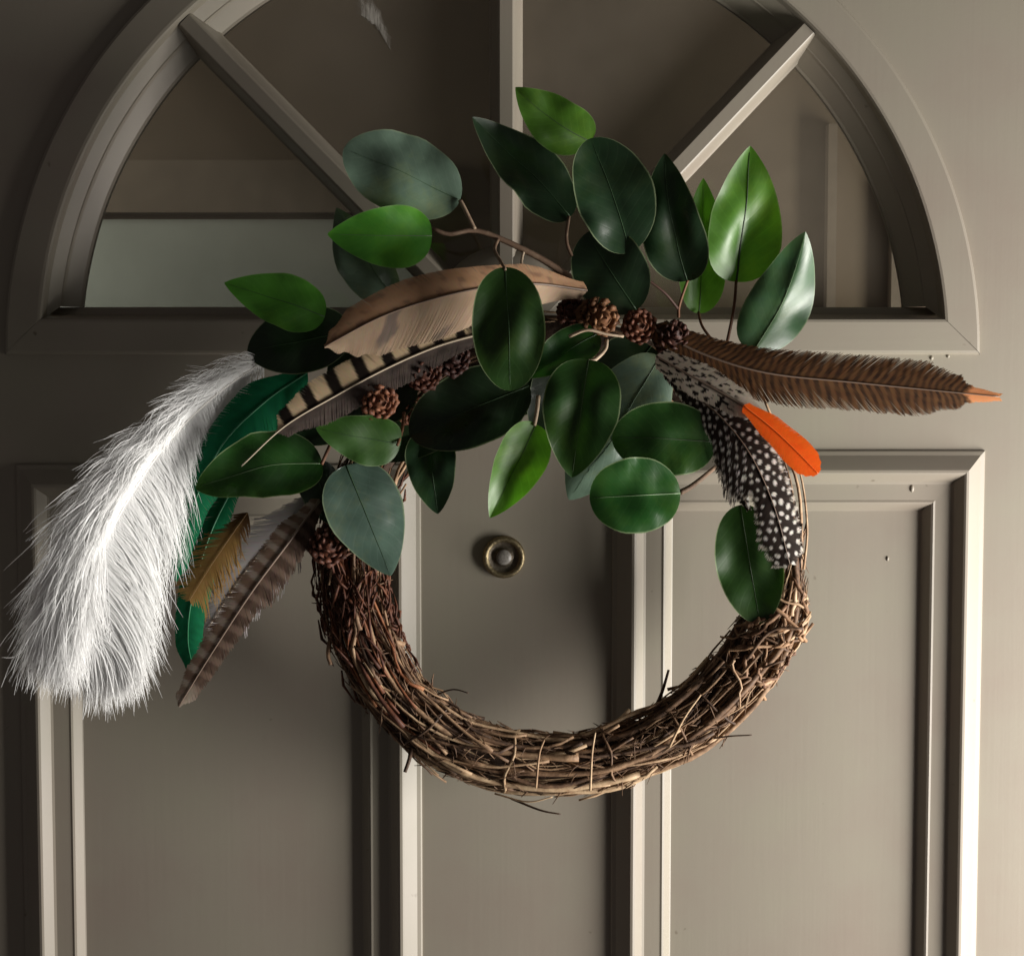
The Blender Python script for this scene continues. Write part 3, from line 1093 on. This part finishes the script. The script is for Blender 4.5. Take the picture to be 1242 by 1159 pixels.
# woody stems and petioles
stems = [
    ([(524, 277, .086), (545, 284, .084), (575, 279, .08), (610, 291, .078), (660, 316, .076), (712, 350, .072)], 2.4, 4.2, M_stem),
    ([(558, 243, .077), (566, 258, .08), (576, 278, .081)], 2.6, 2.2, M_stem),
    ([(604, 290, .079), (600, 303, .09), (608, 318, .112), (613, 327, .119)], 2.2, 1.8, M_stem),
    ([(690, 262, .072), (687, 290, .074), (694, 310, .075), (710, 322, .074)], 2.0, 2.2, M_stem),
    ([(636, 300, .077), (634, 325, .08), (660, 345, .08), (690, 345, .078)], 1.6, 1.8, M_stem),
    ([(893, 340, .07), (890, 375, .07), (880, 424, .066)], 1.8, 2.0, M_petiole),
    ([(847, 378, .057), (852, 396, .06), (868, 418, .062)], 1.5, 1.8, M_petiole),
    ([(914, 425, .071), (906, 432, .07), (896, 450, .066)], 1.8, 2.0, M_petiole),
    ([(834, 340, .074), (824, 370, .07), (823, 385, .07)], 1.6, 1.8, M_petiole),
    ([(780, 335, .082), (806, 355, .078), (822, 374, .072)], 1.4, 1.8, M_petiole),
    ([(825, 597, .09), (838, 590, .088), (856, 576, .08), (868, 566, .07)], 3.4, 2.4, M_stem),
    ([(648, 516, .087), (651, 500, .085), (653, 480, .08)], 2.2, 2.6, M_stem),
    ([(714, 438, .102), (722, 436, .1), (734, 424, .094), (736, 412, .09)], 2.4, 2.2, M_stem),
    ([(690, 408, .094), (712, 400, .096), (735, 405, .094), (756, 408, .09)], 2.0, 1.6, M_stem),
    ([(390, 563, .087), (398, 545, .085), (410, 520, .08)], 2.0, 2.4, M_petiole),
    ([(866, 536, .084), (876, 543, .08), (884, 545, .076)], 2.6, 2.0, M_stem),
    ([(482, 540, .092), (488, 520, .085), (490, 500, .078)], 1.8, 2.0, M_petiole),
    ([(716, 172, .071), (724, 200, .07), (735, 240, .066)], 1.6, 2.0, M_petiole),
]
for pts, r0, r1, mt in stems:
    free_twig(pts, r0, r1, mt, 'stem', wreath)


# ------------------------------------------------------------------ feathers
def feather(name, pts, wl, wr, col, mat, nb=170, ang=(42, 42), camber=0.12, shaft=M_shaft, sr=(1.6, .5), label=None, seg=9,
            ragged=0.05, split=0.10, shaft_to=1.0, s0=0.0, s1=1.0, face=0.0, curl=0.25):
    ctl = [at(*p) for p in pts]
    NS = 80
    C = catmull(ctl, NS)
    cum = [0.0]
    for i in range(NS):
        cum.append(cum[-1] + (C[i + 1] - C[i]).length)
    Ltot = cum[-1]
    dmid = sum(p[2] for p in pts) / len(pts)
    s_px = pscale(dmid)

    def sp(s):
        f = max(0, min(1, s)) * NS
        k = min(int(f), NS - 1)
        return C[k].lerp(C[k + 1], f - k), (C[min(k + 2, NS)] - C[max(k - 1, 0)]).normalized()
    V, F, K = [], [], []
    seed = rnd.uniform(0, 100)
    for side in (-1, 1):
        wf = wl if side < 0 else wr
        an = math.tan(R(ang[0] if side < 0 else ang[1]))
        for i in range(nb):
            s = lerp(s0, s1, (i + rnd.uniform(-.3, .3)) / nb)
            s = max(0, min(1, s))
            p, T = sp(s)
            nn = Vector((0, -1, 0)) + Vector((math.sin(face), 0, 0))
            nn = (nn - T * nn.dot(T)).normalized()
            B = T.cross(nn).normalized()
            w = wf(s) * s_px
            if w <= 0:
                continue
            w *= 1 + ragged * rnd.uniform(-1, .6)
            gap = split * noise.noise(Vector((seed + side * 7, s * 26, 0))) + 0.5 * split * noise.noise(Vector((seed, s * 70, side)))
            hw = Ltot * (s1 - s0) / nb * 1.05
            b0 = len(V)
            zj = rnd.uniform(-.018, .018) * w * (0.2 if nb in (170, 420) else 1)
            for j in range(seg + 1):
                t = j / seg
                y = w * an * (t + curl * t * t) + gap * w * t * t
                # keep the barbs inside the tip
                q = p + B * (side * w * t) + T * y + nn * (-camber * w * t * t + zj * t)
                h = hw * (1.0 - 0.55 * t * t)
                V += [q - T * h, q + T * h]
                c = col(s, t, side, w * t / s_px, (s * Ltot + y) / s_px)
                c = tuple(max(0, x * (1 + rnd.uniform(-.06, .06))) for x in c)
                K += [c, c]
            for j in range(seg):
                a = b0 + 2 * j
                F.append((a, a + 1, a + 3, a + 2))
    o = mk(name, V, F, mat, wreath, ctl[0], cols=K)
    if label:
        o['label'] = label
    n = 40
    pp = [sp(shaft_to * i / n)[0] + Vector((0, -0.0004, 0)) for i in range(n + 1)]
    Vs, Fs = tube_geo(pp, [lerp(sr[0], sr[1], i / n) * s_px for i in range(n + 1)], 6)
    mk('shaft', Vs, Fs, shaft, o)
    return o


def prof(pts):
    def f(s):
        if s <= pts[0][0]:
            return pts[0][1]
        for (a, x), (b, y) in zip(pts, pts[1:]):
            if s <= b:
                t = (s - a) / (b - a)
                return lerp(x, y, t * t * (3 - 2 * t))
        return pts[-1][1]
    return f


def nz(*a):
    return noise.noise(Vector(a))


# tan and brown pheasant feather sweeping left across the top
def c_tan(s, t, side, x, y):
    k = 0.5 + 0.5 * nz(s * 12, t * 2, side)
    if side > 0:
        c = mix3((0.29, 0.155, 0.08), (0.42, 0.26, 0.155), k)
        return mix3(c, (0.12, 0.07, 0.05), 0.5 * sstep(.2, .55, nz(s * 30, t * 3, 4) + .1))
    c = mix3((0.38, 0.26, 0.175), (0.52, 0.385, 0.265), k)
    c = mix3(c, (0.15, 0.12, 0.11), 0.75 * sstep(.25, .5, nz(s * 9 + 3, t * 2.2, 7)))
    return c


feather('pheasant_feather', [(712, 352, .080), (640, 344, .098), (560, 354, .112), (470, 381, .118), (394, 420, .120)],
        prof([(0, 12), (.2, 34), (.5, 50), (.7, 44), (.82, 31), (.92, 16), (1, 2)]), prof([(0, 10), (.25, 24), (.6, 32), (.8, 27), (.92, 15), (1, 2)]), c_tan, M_feather, 420,
        (34, 26), .18, M_shaftdark, (1.8, .7), 'broad tan and brown feather sweeping left over the leaves', split=.03, ragged=.02)


# cream and black banded feather below it
def c_band(s, t, side, x, y):
    if side > 0:
        f = (y / 33.0 + 0.1) % 1.0
        m = sstep(.18, .27, f) * (1 - sstep(.76, .85, f)) * sstep(.08, .18, t) 
        c = mix3((0.018, 0.013, 0.010), (0.78, 0.60, 0.38), m)
        return mix3(c, (0.018, 0.013, 0.01), 1 - sstep(.02, .07, s))
    k = 0.5 + .5 * nz(s * 20, t * 4, 2)
    return mix3((0.045, 0.034, 0.030), (0.13, 0.10, 0.085), k)


feather('pheasant_feather', [(585, 404, .094), (530, 420, .098), (470, 446, .102), (405, 481, .105), (345, 517, .108), (293, 565, .108)],
        prof([(0, 14), (.3, 28), (.6, 26), (.78, 14), (.84, 1), (.85, 0)]), prof([(0, 20), (.3, 32), (.6, 30), (.76, 19), (.83, 2), (.84, 0)]), c_band, M_feather, 280,
        (26, 22), .12, M_shaft, (1.6, .8), 'narrow feather banded cream and black', split=.05, s1=.845, curl=.1)


# grey brown barred feather hanging at the left
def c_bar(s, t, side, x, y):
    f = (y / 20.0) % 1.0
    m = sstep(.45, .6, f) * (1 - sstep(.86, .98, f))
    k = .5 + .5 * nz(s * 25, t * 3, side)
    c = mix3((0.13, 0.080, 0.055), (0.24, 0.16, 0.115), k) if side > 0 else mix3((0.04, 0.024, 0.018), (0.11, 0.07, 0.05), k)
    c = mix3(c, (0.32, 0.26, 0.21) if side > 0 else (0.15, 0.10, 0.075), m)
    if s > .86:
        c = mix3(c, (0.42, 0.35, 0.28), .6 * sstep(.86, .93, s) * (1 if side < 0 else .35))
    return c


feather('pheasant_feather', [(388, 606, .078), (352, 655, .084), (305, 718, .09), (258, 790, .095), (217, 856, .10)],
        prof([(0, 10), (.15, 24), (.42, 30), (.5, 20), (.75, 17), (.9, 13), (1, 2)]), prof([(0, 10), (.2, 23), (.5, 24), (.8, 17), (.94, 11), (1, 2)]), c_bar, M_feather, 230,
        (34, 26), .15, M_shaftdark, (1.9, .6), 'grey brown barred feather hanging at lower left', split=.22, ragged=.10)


# down at its root, pale grey, with an ochre feather in front of it
def c_down(s, t, side, x, y):
    k = .5 + .5 * nz(s * 9, t * 2, side)
    return mix3((0.40, 0.37, 0.37), (0.58, 0.54, 0.53), k)


feather('down_feather', [(385, 596, .05), (345, 640, .053), (300, 690, .056), (252, 762, .058)],
        prof([(0, 14), (.3, 48), (.7, 42), (1, 5)]), prof([(0, 10), (.3, 34), (.7, 30), (1, 5)]), c_down, M_feather, 170, (40, 40), .1, M_shaft, (1, .4),
        'pale grey downy feather behind the barred one', split=.35, ragged=.3)


def c_ochre(s, t, side, x, y):
    k = .5 + .5 * nz(s * 9, t * 3, side)
    c = mix3((0.34, 0.19, 0.055), (0.45, 0.28, 0.10), k)
    return mix3((0.12, 0.06, 0.025), c, sstep(.05, .4, s + .15 * nz(t * 4, s * 9, 0)))


feather('ochre_feather', [(300, 622, .066), (276, 656, .072), (252, 692, .076), (230, 728, .078)],
        prof([(0, 14), (.4, 32), (.8, 26), (1, 5)]), prof([(0, 12), (.4, 30), (.8, 24), (1, 5)]), c_ochre, M_feather, 150, (35, 35), .1, M_shaftochre, (.5, .3),
        'short ochre feather beside the white plume', split=.5, ragged=.45)


# emerald dyed feathers
def c_green(s, t, side, x, y):
    k = .5 + .5 * nz(s * 30, t * 2, side)
    return mix3((0.008, 0.13, 0.055), (0.012, 0.21, 0.085), k)


feather('emerald_feather', [(372, 452, .062), (318, 490, .072), (266, 545, .080), (228, 632, .084), (213, 704, .086)],
        prof([(0, 14), (.2, 40), (.45, 36), (.7, 18), (.9, 12), (1, 2)]), prof([(0, 12), (.2, 30), (.45, 24), (.7, 14), (.9, 10), (1, 2)]), c_green, M_feather, 260, (26, 26), .2,
        M_shaftgreen, (1.4, .6), 'long emerald green feather curving beside the white plume', split=.03, ragged=.02)
feather('emerald_feather', [(300, 560, .050), (258, 640, .056), (234, 720, .064), (228, 775, .072), (236, 816, .076)],
        prof([(0, 8), (.3, 22), (.7, 18), (.9, 13), (1, 2)]), prof([(0, 8), (.3, 20), (.7, 16), (.9, 10), (1, 2)]), c_green, M_feather, 220, (26, 26), .2,
        M_shaftgreen, (1.4, .6), 'emerald green feather whose tip hangs below the ochre one', split=.03, ragged=.02)


# golden brown feather with chevron bars, pointing right
def c_chev(s, t, side, x, y):
    f = ((y - .5 * x) / 8.6 + .55 * nz(y * .02, t * 1.5, side)) % 1.0
    m = sstep(.35, .5, f) * (1 - sstep(.85, 1.0, f))
    k = .5 + .5 * nz(s * 18, t * 3, side + 3)
    c = mix3((0.095, 0.042, 0.018), (0.165, 0.080, 0.034), k)
    c = mix3(c, (0.032, 0.017, 0.011), m * (.72 + .5 * nz(s * 40, t * 5, side)))
    return mix3(c, (0.70, 0.30, 0.13), sstep(.865, .89, s + .012 * nz(t * 5, s * 60, 1)))


feather('golden_pheasant_feather', [(788, 396, .08), (850, 428, .085), (930, 452, .09), (1040, 464, .093), (1140, 474, .095), (1212, 481, .096)],
        prof([(0, 14), (.15, 25), (.4, 33), (.68, 34), (.80, 22), (.865, 11), (.89, 8), (1, 4)]), prof([(0, 14), (.15, 27), (.4, 35), (.66, 33), (.80, 21), (.865, 11), (.9, 9), (1, 5)]), c_chev, M_feather, 460,
        (38, 38), .15, M_shaftdark, (1.6, .6), 'long brown feather with chevron bars and orange tip, pointing right', split=.10, ragged=.07, seg=12)


# cream feather with black flecks
def c_fleck(s, t, side, x, y):
    f = nz(y * .13, x * .30 * side, 2.0)
    c = mix3((0.50, 0.42, 0.33), (0.64, 0.56, 0.46), .5 + .5 * nz(s * 10, t, 1))
    c = mix3(c, (0.02, 0.016, 0.014), sstep(.10, .2, f) * (1 - sstep(.72, .8, s)))
    return mix3(c, (0.10, 0.07, 0.05), .9 * (1 - sstep(.0, .10, abs(t - .1))) * sstep(.4, .5, s))


feather('flecked_feather', [(796, 432, .094), (835, 454, .10), (878, 478, .105), (920, 503, .108)],
        prof([(0, 14), (.35, 22), (.7, 18), (1, 8)]), prof([(0, 14), (.35, 22), (.7, 18), (1, 8)]), c_fleck, M_feather, 170, (24, 24), .1, M_shaftdark, (1.3, .8),
        'short cream feather with black flecks', split=.05, seg=12)


# guinea fowl feathers: black with white dots
def c_dots(s, t, side, x, y):
    xs = x * side + 3.0 * nz(y * .05, x * .05, 3)
    y = y + 3.0 * nz(x * .06 * side, y * .05, 8) + 0.12 * x
    row = math.floor(y / 9.6)
    ox = xs + (5.3 if row % 2 else 0.0)
    cell = math.floor(ox / 10.6 + .5)
    dx = (ox / 10.6 + .5) % 1.0 - .5 + .30 * nz(row * 5.3 + .5, cell * 3.7 + .3, 2.5)
    dy = (y / 9.6) % 1.0 - .5 + .30 * nz(row * 4.1 + .2, cell * 6.1 + .7, 7.5)
    rr = math.hypot(dx * 10.6, dy * 9.6)
    jit = 1.2 * nz(row * 3.13 + .4, cell * 2.37 + .6, 1.5)
    m = 1 - sstep(1.7 + jit, 3.1 + jit, rr)
    m *= sstep(.03, .08, s)
    c = mix3((0.022, 0.015, 0.012), (0.045, 0.032, 0.026), .5 + .5 * nz(s * 30, t, side))
    c = mix3(c, (0.80, 0.76, 0.70), m)
    # light bars that reach the vane's edge
    e = ((y / 10.5) % 1.0)
    b = sstep(.80, .90, t) * sstep(.15, .3, e) * (1 - sstep(.6, .75, e))
    return mix3(c, (0.72, 0.66, 0.58), b)


feather('guinea_fowl_feather', [(826, 470, .090), (868, 500, .098), (908, 548, .104), (938, 612, .106), (958, 684, .104)],
        prof([(0, 14), (.2, 28), (.5, 31), (.75, 26), (.92, 20), (1, 7)]), prof([(0, 14), (.2, 32), (.40, 58), (.50, 50), (.62, 22), (.8, 32), (.93, 22), (1, 7)]), c_dots, M_feather, 330,
        (30, 36), .2, M_shaftdark, (1.3, .5), 'black feather with white dots curving down over the ring', split=.16, ragged=.10, seg=18, curl=.2)
feather('guinea_fowl_feather', [(806, 448, .086), (836, 478, .09), (866, 520, .094), (890, 575, .096), (908, 618, .096)],
        prof([(0, 8), (.3, 16), (.7, 16), (1, 3)]), prof([(0, 8), (.3, 18), (.7, 18), (1, 3)]), c_dots, M_feather, 200, (34, 36), .2, M_shaftdark, (1.2, .5),
        'smaller dotted black feather under the large one', split=.3, ragged=.14, seg=12)


# orange feather
def c_or(s, t, side, x, y):
    return mix3((0.93, 0.115, 0.008), (0.96, 0.17, 0.015), .5 + .5 * nz(s * 20, t * 2, side))


feather('orange_feather', [(902, 492, .110), (935, 518, .113), (966, 547, .116), (992, 574, .118)],
        prof([(0, 8), (.3, 17), (.6, 21), (.75, 20), (.86, 15), (.95, 8), (1, 2)]), prof([(0, 8), (.3, 17), (.6, 21), (.75, 20), (.86, 15), (.95, 8), (1, 2)]), c_or, M_orange, 170, (24, 24), .05, M_shaftorange, (.7, .4),
        'small bright orange feather', split=.01, ragged=.01, curl=0, face=.6)


# white ostrich plume
def plume():
    ctl = [(322, 436, .060), (262, 478, .074), (202, 538, .090), (148, 618, .105), (114, 698, .115), (102, 766, .118)]
    C = catmull([at(*p) for p in ctl], 100)
    V, F, K = [], [], []

    def strand(p0, vecs, w, c):
        """p0 and successive control offsets"""
        b0 = len(V)
        n = len(vecs)
        ps = catmull([p0] + [p0 + v for v in vecs], 9)
        wd = Vector((.70 + rnd.uniform(-.4, .4), -.70 + rnd.uniform(-.3, .3), -.25 + rnd.uniform(-.3, .3))).normalized()
        for j, p in enumerate(ps):
            t = j / 9
            tg = (ps[min(j + 1, 9)] - ps[max(j - 1, 0)])
            s_ = tg.cross(wd)
            if s_.length < 1e-7:
                s_ = Vector((1, 0, 0))
            s_.normalize()
            h = w * (.4 + .6 * min(1, t * 4)) * (1 - .9 * t * t)
            V.extend([p - s_ * h, p + s_ * h])
            K.extend([c, c])
        for j in range(9):
            a = b0 + 2 * j
            F.append((a, a + 1, a + 3, a + 2))
    s_ = pscale(.09)
    for i in range(13500):
        tip = i > 11000
        t = rnd.uniform(.55, 1.0) ** .6 if tip else rnd.random() ** 0.62
        f = t * 100
        k = min(int(f), 99)
        p = C[k].lerp(C[k + 1], f - k)
        T = (C[min(k + 3, 100)] - C[max(k - 3, 0)]).normalized()
        B = T.cross(Vector((0, -1, 0))).normalized()
        side = rnd.choice([-1, 1])
        outer = B.x * side < 0
        lt = lerp(58, 122, sstep(.05, .7, t)) if outer else lerp(34, 140, sstep(.05, .6, t))
        lt *= lerp(1.0, .74, sstep(.8, 1.0, t))
        ln = lt * rnd.uniform(.45, 1.05) * s_
        lock = math.floor(t * 46 + rnd.uniform(-.25, .25))     # barbs hang together in locks
        clump = nz(lock * 3.7, side * 3.1, .5) * .5
        out = B * side
        g = Vector((0, 0, -1))
        # the plume turns its face to the light: its left edge stands off the door, its right edge leans back
        fwd = Vector((0, -1, 0)) * ((.50 if outer else lerp(-.45, -.15, sstep(.55, .9, t))) + rnd.uniform(-.10, .10))
        if tip:
            p = p + out * (rnd.random() * 34 * s_ * sstep(.7, 1, t)) + Vector((0, -1, 0)) * ((.4 if outer else -.25) * 14 * s_ * rnd.random())
        a_ = rnd.uniform(-.3, .7) if tip else rnd.uniform(.12, 1.15)
        a_ += clump * .3
        d1 = (out * a_ + T * rnd.uniform(.35, .8) + fwd).normalized()
        d2 = (out * (a_ * .75 + clump * .7) + T * rnd.uniform(.35, .7) + g * lerp(.05, .5, t) + fwd * .8).normalized()
        d3 = (out * (a_ * .35 + clump) + T * .35 + g * lerp(.2, .9, t) + fwd * .4 + Vector((rnd.uniform(-.3, .3), rnd.uniform(-.08, .08), rnd.uniform(-.15, .15)))).normalized()
        v1 = d1 * ln * .34
        v2 = v1 + d2 * ln * .34
        v3 = v2 + d3 * ln * .36
        g_ = rnd.uniform(.95, .985)
        strand(p, [v1, v2, v3], rnd.uniform(.3, .85) * (.8 + .9 * t) * s_, (g_, g_, g_ * .995))
    # a few long stray wisps
    for (x0, y0, x1, y1, x2, y2) in ((60, 640, 30, 668, 4, 692), (40, 780, 18, 796, 2, 797), (90, 600, 50, 622, 28, 645)):
        p0 = at(x0, y0, .105)
        strand(p0, [at(x1, y1, .108) - p0, at(x2, y2, .11) - p0], 1.2 * s_, (.88, .87, .86))
    o = mk('ostrich_plume', V, F, M_plume, wreath, C[0], cols=K)
    o['label'] = 'large fluffy white plume drooping at the left'
    Vs, Fs = tube_geo(C, [lerp(2.2, .8, i / 100) * s_ for i in range(101)], 6)
    mk('shaft', Vs, Fs, M_shaftwhite, o)


plume()
